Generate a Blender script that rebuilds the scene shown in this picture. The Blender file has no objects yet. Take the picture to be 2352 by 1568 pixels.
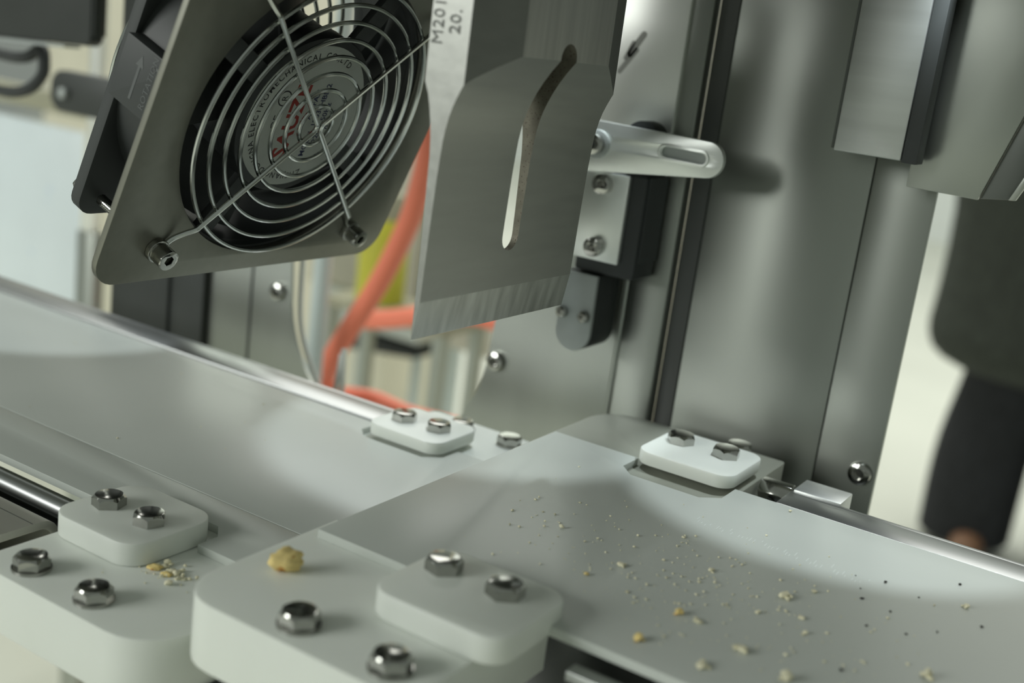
import bpy, bmesh, math, random
from mathutils import Vector, Matrix
from mathutils.geometry import tessellate_polygon
random.seed(7)
S = 0.001                       # all shapes below are written in millimetres
sc = bpy.context.scene
C = sc.collection
PI = math.pi

# ------------------------------------------------------------------ camera
cd = bpy.data.cameras.new('camera'); cam = bpy.data.objects.new('camera', cd); C.objects.link(cam)
yaw, pitch, roll = math.radians(-30.771), math.radians(14.303), math.radians(7.491)
fw = Vector((math.sin(yaw)*math.cos(pitch), math.cos(yaw)*math.cos(pitch), -math.sin(pitch)))
rt = Vector((math.cos(yaw), -math.sin(yaw), 0)); up = rt.cross(fw)
r2 = rt*math.cos(roll)+up*math.sin(roll); u2 = -rt*math.sin(roll)+up*math.cos(roll)
cam.matrix_world = Matrix(((r2.x, u2.x, -fw.x, 215*S), (r2.y, u2.y, -fw.y, -338*S), (r2.z, u2.z, -fw.z, 155*S), (0, 0, 0, 1)))
cd.sensor_width = 36.0; cd.lens = 2706.5/2352*36.0
cd.clip_start = 0.02; cd.clip_end = 100
cd.dof.use_dof = True; cd.dof.focus_distance = 0.425; cd.dof.aperture_fstop = 7.0
sc.camera = cam

# ------------------------------------------------------------------ world, lights, exposure
sc.view_settings.view_transform = 'Standard'; sc.view_settings.look = 'None'
sc.view_settings.gamma = 1.0; sc.view_settings.use_curve_mapping = False
sc.view_settings.exposure = 0.0
w = bpy.data.worlds.new('hall_air'); sc.world = w; w.use_nodes = True
bg = w.node_tree.nodes['Background']; bg.inputs[0].default_value = (0.79, 0.88, 0.78, 1); bg.inputs[1].default_value = 0.27

def light(name, kind, loc, target, energy, color=(1, 1, 1), **kw):
    d = bpy.data.lights.new(name, kind); o = bpy.data.objects.new(name, d); C.objects.link(o)
    d.energy = energy; d.color = color
    for k, v in kw.items(): setattr(d, k, v)
    o.location = Vector(loc)*S
    o.rotation_euler = (Vector(target)-Vector(loc)).to_track_quat('-Z', 'Y').to_euler()
    return o
# added front fill from behind the camera, hall lamps over the floor behind
light('front_fill', 'AREA', (-2300, -3500, 1300), (0, 0, 100), 92, (0.97, 1.0, 0.95), shape='RECTANGLE', size=2.4, size_y=1.3)
light('hall_ceiling_lamps', 'AREA', (-1600, 3800, 4200), (-1600, 3800, 0), 470, (1.0, 1.0, 0.94), shape='RECTANGLE', size=9.0, size_y=6.0)
# three small round downlights under the machine hood
for x, y, tx, ty, e in ((-40, 112, -42, 84, 1.15), (108, 120, 107, 108, 1.4), (-325, 112, -325, 82, 1.3)):
    light('hood_downlight', 'SPOT', (x, y, 236), (tx, ty, 0), e, (0.88, 0.97, 1.0), spot_size=2*math.atan(88/236), spot_blend=0.10, shadow_soft_size=0.007)

# ------------------------------------------------------------------ materials
MATS = {}
def mat(name, col, rough=0.5, metal=0.0, var=0.0, vscale=40.0, stretch=(1, 1, 1), bump=0.0, sss=0.0, rvar=0.0, spots=None, trans=0.0, coat=0.0):
    m = bpy.data.materials.new(name); m.use_nodes = True; MATS[name] = m
    nt = m.node_tree; b = nt.nodes['Principled BSDF']
    b.inputs['Base Color'].default_value = (*col, 1); b.inputs['Roughness'].default_value = rough; b.inputs['Metallic'].default_value = metal
    if sss: b.inputs['Subsurface Weight'].default_value = sss; b.inputs['Subsurface Radius'].default_value = (1, 1, 0.9); b.inputs['Subsurface Scale'].default_value = 0.004
    if trans: b.inputs['Transmission Weight'].default_value = trans
    if coat: b.inputs['Coat Weight'].default_value = coat; b.inputs['Coat Roughness'].default_value = 0.2
    tc = nt.nodes.new('ShaderNodeTexCoord'); mp = nt.nodes.new('ShaderNodeMapping'); mp.inputs['Scale'].default_value = stretch
    nt.links.new(tc.outputs['Object'], mp.inputs['Vector'])
    n = nt.nodes.new('ShaderNodeTexNoise'); n.inputs['Scale'].default_value = vscale; n.inputs['Detail'].default_value = 6
    nt.links.new(mp.outputs[0], n.inputs['Vector'])
    last = None
    if var:
        r = nt.nodes.new('ShaderNodeMapRange'); r.inputs['From Min'].default_value = 0.3; r.inputs['From Max'].default_value = 0.7
        r.inputs['To Min'].default_value = 1-var; r.inputs['To Max'].default_value = 1+var
        nt.links.new(n.outputs['Fac'], r.inputs['Value'])
        mx = nt.nodes.new('ShaderNodeMix'); mx.data_type = 'RGBA'; mx.blend_type = 'MULTIPLY'; mx.inputs[0].default_value = 1
        mx.inputs[6].default_value = (*col, 1); nt.links.new(r.outputs[0], mx.inputs[7]); last = mx.outputs[2]
    if spots:
        scol, sscale, thr = spots
        v = nt.nodes.new('ShaderNodeTexNoise'); v.inputs['Scale'].default_value = sscale; v.inputs['Detail'].default_value = 3
        nt.links.new(tc.outputs['Object'], v.inputs['Vector'])
        rr = nt.nodes.new('ShaderNodeMapRange'); rr.inputs['From Min'].default_value = thr; rr.inputs['From Max'].default_value = thr+0.05
        nt.links.new(v.outputs['Fac'], rr.inputs['Value'])
        m2 = nt.nodes.new('ShaderNodeMix'); m2.data_type = 'RGBA'; nt.links.new(rr.outputs[0], m2.inputs[0])
        if last: nt.links.new(last, m2.inputs[6])
        else: m2.inputs[6].default_value = (*col, 1)
        m2.inputs[7].default_value = (*scol, 1); last = m2.outputs[2]
    if last: nt.links.new(last, b.inputs['Base Color'])
    if rvar:
        r = nt.nodes.new('ShaderNodeMapRange'); r.inputs['To Min'].default_value = max(0.02, rough-rvar); r.inputs['To Max'].default_value = rough+rvar
        nt.links.new(n.outputs['Fac'], r.inputs['Value']); nt.links.new(r.outputs[0], b.inputs['Roughness'])
    if bump:
        bp = nt.nodes.new('ShaderNodeBump'); bp.inputs['Strength'].default_value = bump; bp.inputs['Distance'].default_value = 0.0004
        nt.links.new(n.outputs['Fac'], bp.inputs['Height']); nt.links.new(bp.outputs[0], b.inputs['Normal'])
    return m
mat('hdpe_sheet', (0.53, 0.56, 0.525), 0.36, 0, 0.025, 14, (1, 1, 1), 0.04, 0.0, 0.05)
mat('hdpe_natural_shaded', (0.27, 0.28, 0.235), 0.42, 0, 0.02, 30, (1, 1, 1), 0.05, 0.25)  # yellowish plastic with the rear right base's shade put into the colour
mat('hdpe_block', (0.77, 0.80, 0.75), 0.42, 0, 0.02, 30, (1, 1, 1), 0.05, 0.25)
mat('stainless', (0.40, 0.42, 0.385), 0.36, 1, 0.06, 18, (1, 1, 0.12), 0.0, 0, 0.06)
mat('hood_steel', (0.22, 0.23, 0.21), 0.45, 0.6, 0.05, 12)
mat('stainless_dark', (0.17, 0.18, 0.17), 0.4, 1, 0.1, 20, (1, 1, 0.1))
mat('tube_steel', (0.50, 0.50, 0.45), 0.5, 0.7, 0.12, 25, (0.2, 1, 1), 0.05)
mat('rail_steel', (0.38, 0.39, 0.39), 0.34, 1, 0.08, 60, (0.08, 1, 1), 0.05, 0, 0.06)
mat('aluminium', (0.60, 0.62, 0.61), 0.45, 1, 0.08, 120, (0.05, 1, 1), 0.08)
mat('bolt_steel', (0.42, 0.42, 0.395), 0.11, 1, 0.08, 300, (1, 1, 1), 0.03)
mat('wire_chrome', (0.55, 0.57, 0.55), 0.17, 1)
mat('titanium', (0.345, 0.35, 0.33), 0.40, 1, 0.05, 260, (1, 0.12, 1), 0.08, 0, 0.05)
mat('titanium_brushed_lit', (0.55, 0.54, 0.51), 0.34, 1, 0.10, 420, (1, 1, 0.04), 0.15, 0, 0.06)  # brushed finish, brightness of the lit facets put into the colour
mat('titanium_ground', (0.46, 0.47, 0.45), 0.34, 1, 0.22, 220, (1, 1, 0.06), 0.1, 0, 0.1)
mat('titanium_shaded', (0.20, 0.205, 0.19), 0.42, 1, 0.06, 260, (1, 0.12, 1), 0.08, 0, 0.05)  # darker titanium copy, shade of the chamfers put into the colour
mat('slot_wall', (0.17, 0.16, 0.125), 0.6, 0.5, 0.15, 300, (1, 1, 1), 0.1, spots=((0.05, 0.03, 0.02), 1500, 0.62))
mat('fan_plate_steel', (0.25, 0.25, 0.215), 0.42, 0.9, 0.04, 200, (1, 1, 1), 0.02)
mat('black_plastic', (0.030, 0.034, 0.034), 0.5, 0, 0.1, 60, bump=0.05)
mat('black_plastic_matt', (0.045, 0.05, 0.05), 0.55)
mat('gap_shade_grey', (0.10, 0.105, 0.10), 0.6)
mat('dark_box_paint', (0.05, 0.055, 0.052), 0.5, 0.2, 0.12, 20)
mat('label_silver', (0.52, 0.55, 0.51), 0.45, 0.0, 0.05, 90)
mat('ink_black', (0.02, 0.02, 0.022), 0.6)
mat('ink_red', (0.33, 0.035, 0.025), 0.6)
mat('ink_blue', (0.03, 0.035, 0.10), 0.6)
mat('ink_grey', (0.16, 0.165, 0.155), 0.6)
mat('emboss', (0.10, 0.108, 0.108), 0.5)
mat('zinc', (0.90, 0.93, 0.90), 0.34, 0.85, 0.08, 35, (1, 1, 1), 0.05)
mat('white_plate', (0.88, 0.89, 0.86), 0.38, 0.85, 0.03, 30)
mat('stain_grey', (0.40, 0.40, 0.38), 0.6)
mat('grey_cast', (0.42, 0.45, 0.44), 0.5, 0.3, 0.06, 80)
mat('film_blue', (0.62, 0.72, 0.80), 0.5, 0)
mat('red_hose', (0.97, 0.26, 0.16), 0.4)
mat('pale_pipe', (0.62, 0.70, 0.70), 0.4)
mat('rim_highlight_white', (0.7, 0.72, 0.7), 0.5)
mat('yellow_can', (0.62, 0.60, 0.06), 0.5, 0, 0.15, 15)
mat('cream_paint', (0.80, 0.76, 0.62), 0.5, 0, 0.05, 8)
mat('beige_board', (0.55, 0.52, 0.43), 0.6, 0, 0.1, 8)
mat('olive_paint', (0.38, 0.37, 0.27), 0.6, 0, 0.2, 6)
mat('concrete', (0.66, 0.68, 0.60), 0.45, 0, 0.05, 1.5, rvar=0.08)
mat('wall_paint', (0.74, 0.78, 0.76), 0.7, 0, 0.03, 1.0)
mat('coat_cloth', (0.030, 0.036, 0.030), 0.9, 0, 0.35, 90, (1, 1, 0.3), 0.6)
mat('trouser_cloth', (0.016, 0.018, 0.022), 0.9, 0, 0.35, 90, (1, 1, 0.3), 0.6)
mat('shoe_leather', (0.22, 0.12, 0.07), 0.5, 0, 0.2, 30)
mat('skin', (0.55, 0.34, 0.25), 0.5, sss=0.1)
mat('hair', (0.02, 0.018, 0.015), 0.5, 0, 0.3, 200)
mat('crumb', (0.80, 0.76, 0.56), 0.8, 0, 0.25, 600, bump=0.8)
mat('crust', (0.84, 0.66, 0.27), 0.7, 0, 0.2, 250, bump=0.8, spots=((0.50, 0.22, 0.04), 120, 0.56))
mat('speck_dark', (0.03, 0.028, 0.025), 0.7)
mat('scuff', (0.80, 0.84, 0.82), 0.5)
mat('film_white', (0.80, 0.88, 0.92), 0.35, 0, 0.05, 6, spots=((0.66, 0.78, 0.92), 22, 0.64))

# ------------------------------------------------------------------ mesh helpers
def V(p): return Vector(p)
def loops_prism(bm, loops, axis, a0, a1, frame=None):
    """extrude a 2-D outline with optional holes (loops[1:]) along an axis"""
    def pt(q, a):
        if axis == 'z': p = Vector((q[0], q[1], a))
        elif axis == 'y': p = Vector((q[0], a, q[1]))
        else: p = Vector((a, q[0], q[1]))
        return frame @ p if frame else p
    lo = [[bm.verts.new(pt(q, a0)) for q in L] for L in loops]
    hi = [[bm.verts.new(pt(q, a1)) for q in L] for L in loops]
    if len(loops) == 1 :
        bm.faces.new(lo[0][::-1]); bm.faces.new(hi[0])
    else:
        fl = [v for L in lo for v in L]; fh = [v for L in hi for v in L]
        for t in tessellate_polygon([[Vector((q[0], q[1], 0)) for q in L] for L in loops]):
            bm.faces.new([fl[i] for i in t]); bm.faces.new([fh[i] for i in t])
    for a, b in zip(lo, hi):
        n = len(a)
        for i in range(n): bm.faces.new((a[i], a[(i+1) % n], b[(i+1) % n], b[i]))
    return bm
def prism(pts, axis, a0, a1, frame=None): return loops_prism(bmesh.new(), [pts], axis, a0, a1, frame)
def box(bm, x0, x1, y0, y1, z0, z1, frame=None):
    return loops_prism(bm, [[(x0, y0), (x1, y0), (x1, y1), (x0, y1)]], 'z', z0, z1, frame)
def bx(*a, **k): return box(bmesh.new(), *a, **k)
def rrect(x0, x1, y0, y1, r, seg=6, corners=(1, 1, 1, 1)):
    out = []
    for k, (cx, cy, a) in enumerate(((x0+r, y0+r, PI), (x1-r, y0+r, 1.5*PI), (x1-r, y1-r, 0), (x0+r, y1-r, .5*PI))):
        if corners[k]:
            for i in range(seg+1):
                t = a+i*PI/2/seg; out.append((cx+r*math.cos(t), cy+r*math.sin(t)))
        else: out.append([(x0, y0), (x1, y0), (x1, y1), (x0, y1)][k])
    return out
def circ(cx, cy, r, n=48, ph=0): return [(cx+r*math.cos(2*PI*i/n+ph), cy+r*math.sin(2*PI*i/n+ph)) for i in range(n)]
def basis(d):
    d = d.normalized(); a = Vector((0, 0, 1)) if abs(d.z) < .9 else Vector((1, 0, 0))
    x = a.cross(d).normalized(); return x, d.cross(x)
def cyl(bm, p0, p1, r0, r1=None, n=24):
    p0, p1 = V(p0), V(p1); r1 = r0 if r1 is None else r1
    x, y = basis(p1-p0)
    A = [bm.verts.new(p0+(x*math.cos(2*PI*i/n)+y*math.sin(2*PI*i/n))*r0) for i in range(n)]
    B = [bm.verts.new(p1+(x*math.cos(2*PI*i/n)+y*math.sin(2*PI*i/n))*r1) for i in range(n)]
    for i in range(n): bm.faces.new((A[i], A[(i+1) % n], B[(i+1) % n], B[i]))
    bm.faces.new(A[::-1]); bm.faces.new(B); return bm
def tube(bm, pts, r, n=10, closed=False):
    pts = [V(p) for p in pts]; N = len(pts); rings = []; x = None
    for i, p in enumerate(pts):
        a = pts[(i-1) % N] if (closed or i > 0) else p; b = pts[(i+1) % N] if (closed or i < N-1) else p
        d = (b-a).normalized()
        if x is None: x, _ = basis(d)
        x = (x-d*x.dot(d)).normalized(); y = d.cross(x)
        rr = r[i] if isinstance(r, (list, tuple)) else r
        rings.append([bm.verts.new(p+(x*math.cos(2*PI*k/n)+y*math.sin(2*PI*k/n))*rr) for k in range(n)])
    for i in range(N if closed else N-1):
        A, B = rings[i], rings[(i+1) % N]
        for k in range(n): bm.faces.new((A[k], A[(k+1) % n], B[(k+1) % n], B[k]))
    if not closed: bm.faces.new(rings[0][::-1]); bm.faces.new(rings[-1])
    return bm
def spline(pts, n=8):
    pts = [V(p) for p in pts]; out = []
    for i in range(len(pts)-1):
        p0, p1, p2, p3 = pts[max(i-1, 0)], pts[i], pts[i+1], pts[min(i+2, len(pts)-1)]
        for k in range(n):
            t = k/n; out.append(.5*((2*p1)+(p2-p0)*t+(2*p0-5*p1+4*p2-p3)*t*t+(3*p1-p0-3*p2+p3)*t**3))
    out.append(pts[-1]); return out
def finish_mesh(name, bm, m, bevel=0.0, seg=2, angle=35):
    bmesh.ops.remove_doubles(bm, verts=bm.verts, dist=1e-4)
    bmesh.ops.recalc_face_normals(bm, faces=bm.faces)
    if bevel:
        ed = [e for e in bm.edges if len(e.link_faces) == 2 and e.calc_face_angle(0) > math.radians(40)]
        bmesh.ops.bevel(bm, geom=ed, offset=bevel, segments=seg, profile=.5, affect='EDGES', clamp_overlap=True)
    bmesh.ops.scale(bm, vec=(S, S, S), verts=bm.verts)
    me = bpy.data.meshes.new(name); bm.to_mesh(me); bm.free()
    me.materials.append(MATS[m] if isinstance(m, str) else m)
    for p in me.polygons: p.use_smooth = True
    me.set_sharp_from_angle(angle=math.radians(angle))
    return me
def link(name, me, parent=None):
    o = bpy.data.objects.new(name, me); C.objects.link(o)
    if parent: o.parent = parent
    return o
def obj(name, bm, m, parent=None, bevel=0.0, loc=None, seg=2, angle=35):
    """bm is in world mm; the origin is moved to loc (mm) or stays at the parent's origin"""
    if loc is None and parent is None:
        lo = [min(v.co[i] for v in bm.verts) for i in range(3)]; hi = [max(v.co[i] for v in bm.verts) for i in range(3)]
        loc = ((lo[0]+hi[0])/2, (lo[1]+hi[1])/2, lo[2])
    org = Vector(loc) if loc is not None else Vector((0, 0, 0))
    pl = Vector((0, 0, 0))
    q = parent
    while q is not None: pl += q.location/S; q = q.parent
    if loc is None: org = pl
    bmesh.ops.translate(bm, vec=-org, verts=bm.verts)
    o = link(name, finish_mesh(name, bm, m, bevel, seg, angle), parent); o.location = (org-pl)*S
    return o
def tag(o, label, cat=None, group=None, kind=None):
    if label: o['label'] = label
    if cat: o['category'] = cat
    if group: o['group'] = group
    if kind: o['kind'] = kind
    return o
def thing(name, label, cat, loc, group=None):
    o = bpy.data.objects.new(name, None); C.objects.link(o); o.location = Vector(loc)*S
    o.empty_display_size = 0.02
    return tag(o, label, cat, group)
def text_bm(bm, body, frame, size, spacing=1.0, arc=None, bold=0.0):
    """flat lettering laid in the frame's xy plane; arc = (radius, start angle, clockwise step is +)"""
    def glyphs(s):
        cu = bpy.data.curves.new('lettering', 'FONT'); cu.body = s; cu.size = size; cu.space_character = spacing; cu.resolution_u = 2; cu.offset = bold
        t = bpy.data.objects.new('lettering', cu); C.objects.link(t)
        dg = bpy.context.evaluated_depsgraph_get(); me = bpy.data.meshes.new_from_object(t.evaluated_get(dg))
        bpy.data.objects.remove(t); bpy.data.curves.remove(cu); return me
    def put(me, f):
        vs = [bm.verts.new(f @ v.co) for v in me.vertices]
        for p in me.polygons:
            try: bm.faces.new([vs[i] for i in p.vertices])
            except ValueError: pass
        wd = max((v.co.x for v in me.vertices), default=size*.35); bpy.data.meshes.remove(me); return wd
    if arc is None: put(glyphs(body), frame); return bm
    R, a = arc
    for ch in body:
        if ch == ' ': a -= size*.4/R; continue
        f = frame @ Matrix.Rotation(a-PI/2, 4, 'Z') @ Matrix.Translation((0, R, 0))
        wd = put(glyphs(ch), f); a -= (wd+size*.13)/R
    return bm
def frame(o, x, y, z):
    x, y, z, o = V(x), V(y), V(z), V(o)
    return Matrix(((x.x, y.x, z.x, o.x), (x.y, y.y, z.y, o.y), (x.z, y.z, z.z, o.z), (0, 0, 0, 1)))
def flat(name, bm, m, parent, label=None):
    """lettering: keep as drawn (no welding of normals)"""
    pl = Vector((0, 0, 0)); q = parent
    while q is not None: pl += q.location/S; q = q.parent
    bmesh.ops.translate(bm, vec=-pl, verts=bm.verts); bmesh.ops.scale(bm, vec=(S, S, S), verts=bm.verts)
    me = bpy.data.meshes.new(name); bm.to_mesh(me); bm.free(); me.materials.append(MATS[m])
    o = link(name, me, parent)
    if label: o['label'] = label
    return o

FLOOR = -1045.0
# ------------------------------------------------------------------ the hall
def struct(name, bm, m):
    o = obj(name, bm, m); o['kind'] = 'structure'; return o
struct('floor', bx(-9000, 6000, -5000, 10000, FLOOR-40, FLOOR), 'concrete')
struct('wall_back', bx(-9000, 6000, 10000, 10120, FLOOR, 4600), 'wall_paint')

# ------------------------------------------------------------------ machine body behind the table
YP = 160
# panel with the round-bottomed opening
cx, R0 = -163.0, 68.5
hole = [(cx+R0*math.cos(a), R0*math.sin(a)) for a in [PI+i*PI/28 for i in range(29)]]
hole += [(cx+74, 60), (cx+86, 110), (cx+86, 215), (cx+70, 235), (cx-70, 235), (cx-86, 215), (cx-86, 110), (cx-74, 60)]
rear = thing('rear_panel', 'wide stainless back panel with a round-bottomed opening behind the fan', 'panel', (-200, YP, FLOOR))
obj('sheet', loops_prism(bmesh.new(), [[(-384, FLOOR), (-19, FLOOR), (-19, 428), (-384, 428)], hole], 'y', YP, YP+2), 'stainless', rear)
obj('edge_flange', bx(-384, -381, YP+2, YP+40, FLOOR, 428), 'stainless', rear)
obj('seam_strip', bx(-263, -261.5, YP-0.6, YP, FLOOR, 428), 'stainless_dark', rear)
def button_screw(parent, x, z, y=YP, r=5.2, name='screw'):
    bm = bmesh.new(); n = 24
    prof = [(r, 0), (r, -1.5), (r*.9, -2.8), (r*.55, -3.6)]
    rings = [[bm.verts.new((x+a*math.cos(2*PI*i/n), y+b, z+a*math.sin(2*PI*i/n))) for i in range(n)] for a, b in prof]
    rings.append([bm.verts.new((x+r*.45*math.cos(2*PI*i/n), y-3.6, z+r*.45*math.sin(2*PI*i/n))) for i in range(n)])
    rings.append([bm.verts.new((x+r*.42*math.cos(2*PI*i/n), y-1.2, z+r*.42*math.sin(2*PI*i/n))) for i in range(n)])
    for A, B in zip(rings, rings[1:]):
        for i in range(n): bm.faces.new((A[i], A[(i+1) % n], B[(i+1) % n], B[i]))
    bm.faces.new(rings[-1]); bm.faces.new(rings[0][::-1])
    return obj(name, bm, 'bolt_steel', parent)
dcv = thing('dark_reflection', 'dark strips standing for a reflection in the back panel, just right of the film board', 'reflection_strip', (-346, 157, -300))  # reflection in the stainless panel, put in as dark strips
obj('reflection_strip', bx(-377, -325.5, 154, 159.6, -300, 300), 'dark_box_paint', dcv, 0.6)
obj('reflection_strip', bx(-324.6, -297, 155.5, 159.6, -300, 300), 'dark_box_paint', dcv, 0.6)
button_screw(rear, -89, -5); button_screw(rear, -241, -2)

col = thing('machine_column', 'upright folded stainless column right of the white mounting plate', 'column', (-3, YP, FLOOR))
obj('front_face', bx(-18.4, 2, 152, 160, FLOOR, 428), 'stainless', col, 1.6)
obj('gap_shade_strip', bx(2.4, 11.4, 157.5, 165, FLOOR, 428), 'gap_shade_grey', col, 0.5)  # fills the recess beside the column, its shade put into the colour
obj('edge_bead', cyl(bmesh.new(), (-19.5, 153.5, FLOOR), (-19.5, 153.5, 430), 1.6, n=12), 'stainless', col)
pr = thing('stainless_panel', 'broad stainless panel right of the upright column, behind the rear clamp', 'panel', (48, YP, FLOOR))
obj('sheet', bx(12, 81.9, 157, 160, FLOOR, 428), 'stainless', pr, 0.5)
obj('edge_fold', bx(12.4, 14, 160.2, 166, FLOOR, 428), 'stainless_dark', pr)
p2 = thing('stainless_panel', 'narrow stainless strip panel at the right end with one round screw low down', 'panel', (95, YP, FLOOR))
obj('sheet', bx(82.25, 108.6, 157.3, 160.3, FLOOR, 428), 'stainless', p2, 0.4)
button_screw(p2, 102, -6, 157.3)
obj('seam_backing', bx(78, 87, 160.5, 162, FLOOR, 428), 'stainless_dark', p2)

wp = thing('mounting_plate', 'white plate fixed to the column behind the lever switch', 'plate', (-45, 150, 62))
obj('plate', bx(-78, -8, 150.2, 154, 62.5, 250), 'white_plate', wp, 0.4)
st = bmesh.new()
for (xa, za, xb, zb, rr_) in ((-38, 147, -31, 157, 1.2), (-34, 155, -28.5, 164, 1.5), (-36, 153, -33, 160, 1.0)):
    dx, dz = xb-xa, zb-za; L_ = math.hypot(dx, dz); a_ = math.atan2(dz, dx)
    loops_prism(st, [[(xa+rr_*math.cos(a_+PI/2+i*PI/8), za+rr_*math.sin(a_+PI/2+i*PI/8)) for i in range(9)]+[(xb+rr_*math.cos(a_-PI/2+i*PI/8), zb+rr_*math.sin(a_-PI/2+i*PI/8)) for i in range(9)]], 'y', 150.08, 150.25)
obj('stain', st, 'stain_grey', wp)

# lever switch
ls = thing('lever_switch', 'zinc lever arm on a black switch body with a grey rounded foot', 'switch', (-25, 128, 22))
def capsule(x0, z0, r0, x1, z1, r1, n=12):
    a = math.atan2(z1-z0, x1-x0); out = []
    for i in range(n+1): t = a+PI/2+i*PI/n; out.append((x0+r0*math.cos(t), z0+r0*math.sin(t)))
    for i in range(n+1): t = a-PI/2+i*PI/n; out.append((x1+r1*math.cos(t), z1+r1*math.sin(t)))
    return out
lev = loops_prism(bmesh.new(), [capsule(-32, 114.5, 11.2, 22.5, 116.8, 7.6), capsule(4, 117.2, 2.2, 20, 116.8, 2.2, 8)[::-1]], 'y', 122, 125)
lever = obj('lever_arm', lev, 'zinc', ls, 0.5)
obj('slot_rim', loops_prism(bmesh.new(), [capsule(4, 117.2, 3.7, 20, 116.8, 3.7), capsule(4, 117.2, 2.6, 20, 116.8, 2.6)[::-1]], 'y', 121.2, 123), 'zinc', lever, 0.3)
obj('slot_floor', prism(capsule(4, 117.2, 2.4, 20, 116.8, 2.4), 'y', 124, 125.5), 'grey_cast', lever)
bm = bmesh.new(); cyl(bm, (-29, 125, 115.6), (-29, 120.6, 115.6), 6.2, n=28); obj('pivot_washer', bm, 'grey_cast', ls, 0.4)
bm = loops_prism(bmesh.new(), [circ(-29, 115.6, 4.6, 28), circ(-29, 115.6, 2.1, 6)[::-1]], 'y', 116, 120.6); obj('pivot_screw', bm, 'bolt_steel', ls, 0.4)
bm = cyl(bmesh.new(), (-11, 127, 119.5), (-11, 138, 119.5), 8.6, n=32); obj('roller', bm, 'black_plastic', ls, 0.6)
obj('pivot_shaft', cyl(bmesh.new(), (-29, 125, 115.6), (-29, 150, 115.6), 4, n=20), 'grey_cast', ls)
obj('bracket_plate', bx(-37, -13.4, 127, 130, 64, 103.6), 'zinc', ls, 0.8)
obj('switch_body', prism(rrect(-36, -6.2, 58, 104.5, 1.5), 'y', 130, 150), 'black_plastic', ls, 0.8)
obj('body_side_plate', bx(-6.1, -5.4, 132, 150, 66, 104), 'black_plastic_matt', ls)
for z in (98.4, 70.2):
    bm = loops_prism(bmesh.new(), [circ(-25.3, z, 4.4, 28), circ(-25.3, z, 1.9, 6)[::-1]], 'y', 123.4, 127); cyl(bm, (-25.3, 126.4, z), (-25.3, 126.9, z), 3.0)
    obj('socket_screw', bm, 'bolt_steel', ls, 0.3)
foot = [(-40, 58), (-22.4, 58)]; foot += [(-30.8+8.6*math.cos(a), 30+8.8*math.sin(a)) for a in [-i*PI/14 for i in range(15)]]
ft = [(-39.5, 57), (-22, 57)]+[(-30.8+9*math.cos(-i*PI/14), 29.5+9*math.sin(-i*PI/14)) for i in range(15)]
obj('foot_face', prism(ft, 'y', 127, 129.5), 'grey_cast', ls, 0.6)
obj('foot_body', prism(ft, 'y', 129.5, 150), 'black_plastic', ls, 0.4)
for x in (-36.9, -25.4): button_screw(ls, x, 37.8, 127, 2.8)

# guard bar and sheet at upper right
gb = thing('guard_bar', 'pale aluminium guard bar with a dark rubber edge hanging at upper right', 'bar', (88, 130, 128))
obj('bar', bx(72.2, 98.9, 128, 139, 128.6, 238), 'aluminium', gb, 0.8)
obj('rubber_edge', bx(99.0, 104.8, 128.6, 139, 128, 238), 'black_plastic_matt', gb, 0.4)
obj('thin_strip', bx(71.0, 72.0, 129, 139, 129.5, 238), 'stainless_dark', gb)
gs = thing('guard_sheet', 'bent stainless guard sheet beside the pale guard bar, top right corner', 'panel', (125, 142, 118))
obj('sheet', prism([(99.6, 118.4), (127.2, 118), (137, 152), (162, 236), (99.6, 236)], 'y', 142, 144), 'stainless', gs, 0.3)
obj('flange', prism([(127.4, 118.4), (138, 119.8), (142, 130), (172, 236), (162.2, 236), (137.2, 152)], 'y', 144.2, 146), 'stainless_dark', gs, 0.3)
obj('flange_lip', prism([(138, 119.8), (140.6, 120), (144.8, 130), (175, 236), (172, 236), (142, 130)], 'y', 141.6, 144), 'stainless', gs, 0.3)

# ------------------------------------------------------------------ machine head over the table (above the picture), hood added to shade it
hd = thing('hood_gantry', 'added shade hood and gantry beam above the table that carries the blade', 'hood', (0, 0, 300))
obj('head_beam', bx(-9, 28, -55, 90, 290, 351), 'stainless', hd, 1)
obj('converter', cyl(bmesh.new(), (7, 0, 240), (7, 0, 290), 18, n=40), 'aluminium', hd, 1)
obj('shade_hood_sheet', loops_prism(bmesh.new(), [[(-640, -118), (330, -118), (330, 150), (-640, 150)], [(-150, -82), (-150, 92), (34, 92), (34, -82)]], 'z', 242, 244), 'hood_steel', hd)  # unseen sheet, sized to keep light off the table
obj('housing_top', bx(-152, 36, -84, 94, 352, 354), 'hood_steel', hd)
for q_ in ((-152, -150, -84, 94), (34, 36, -84, 94), (-150, 34, -84, -82), (-150, 34, 92, 94)): obj('housing_side', bx(*q_, 244, 352), 'hood_steel', hd)

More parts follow.
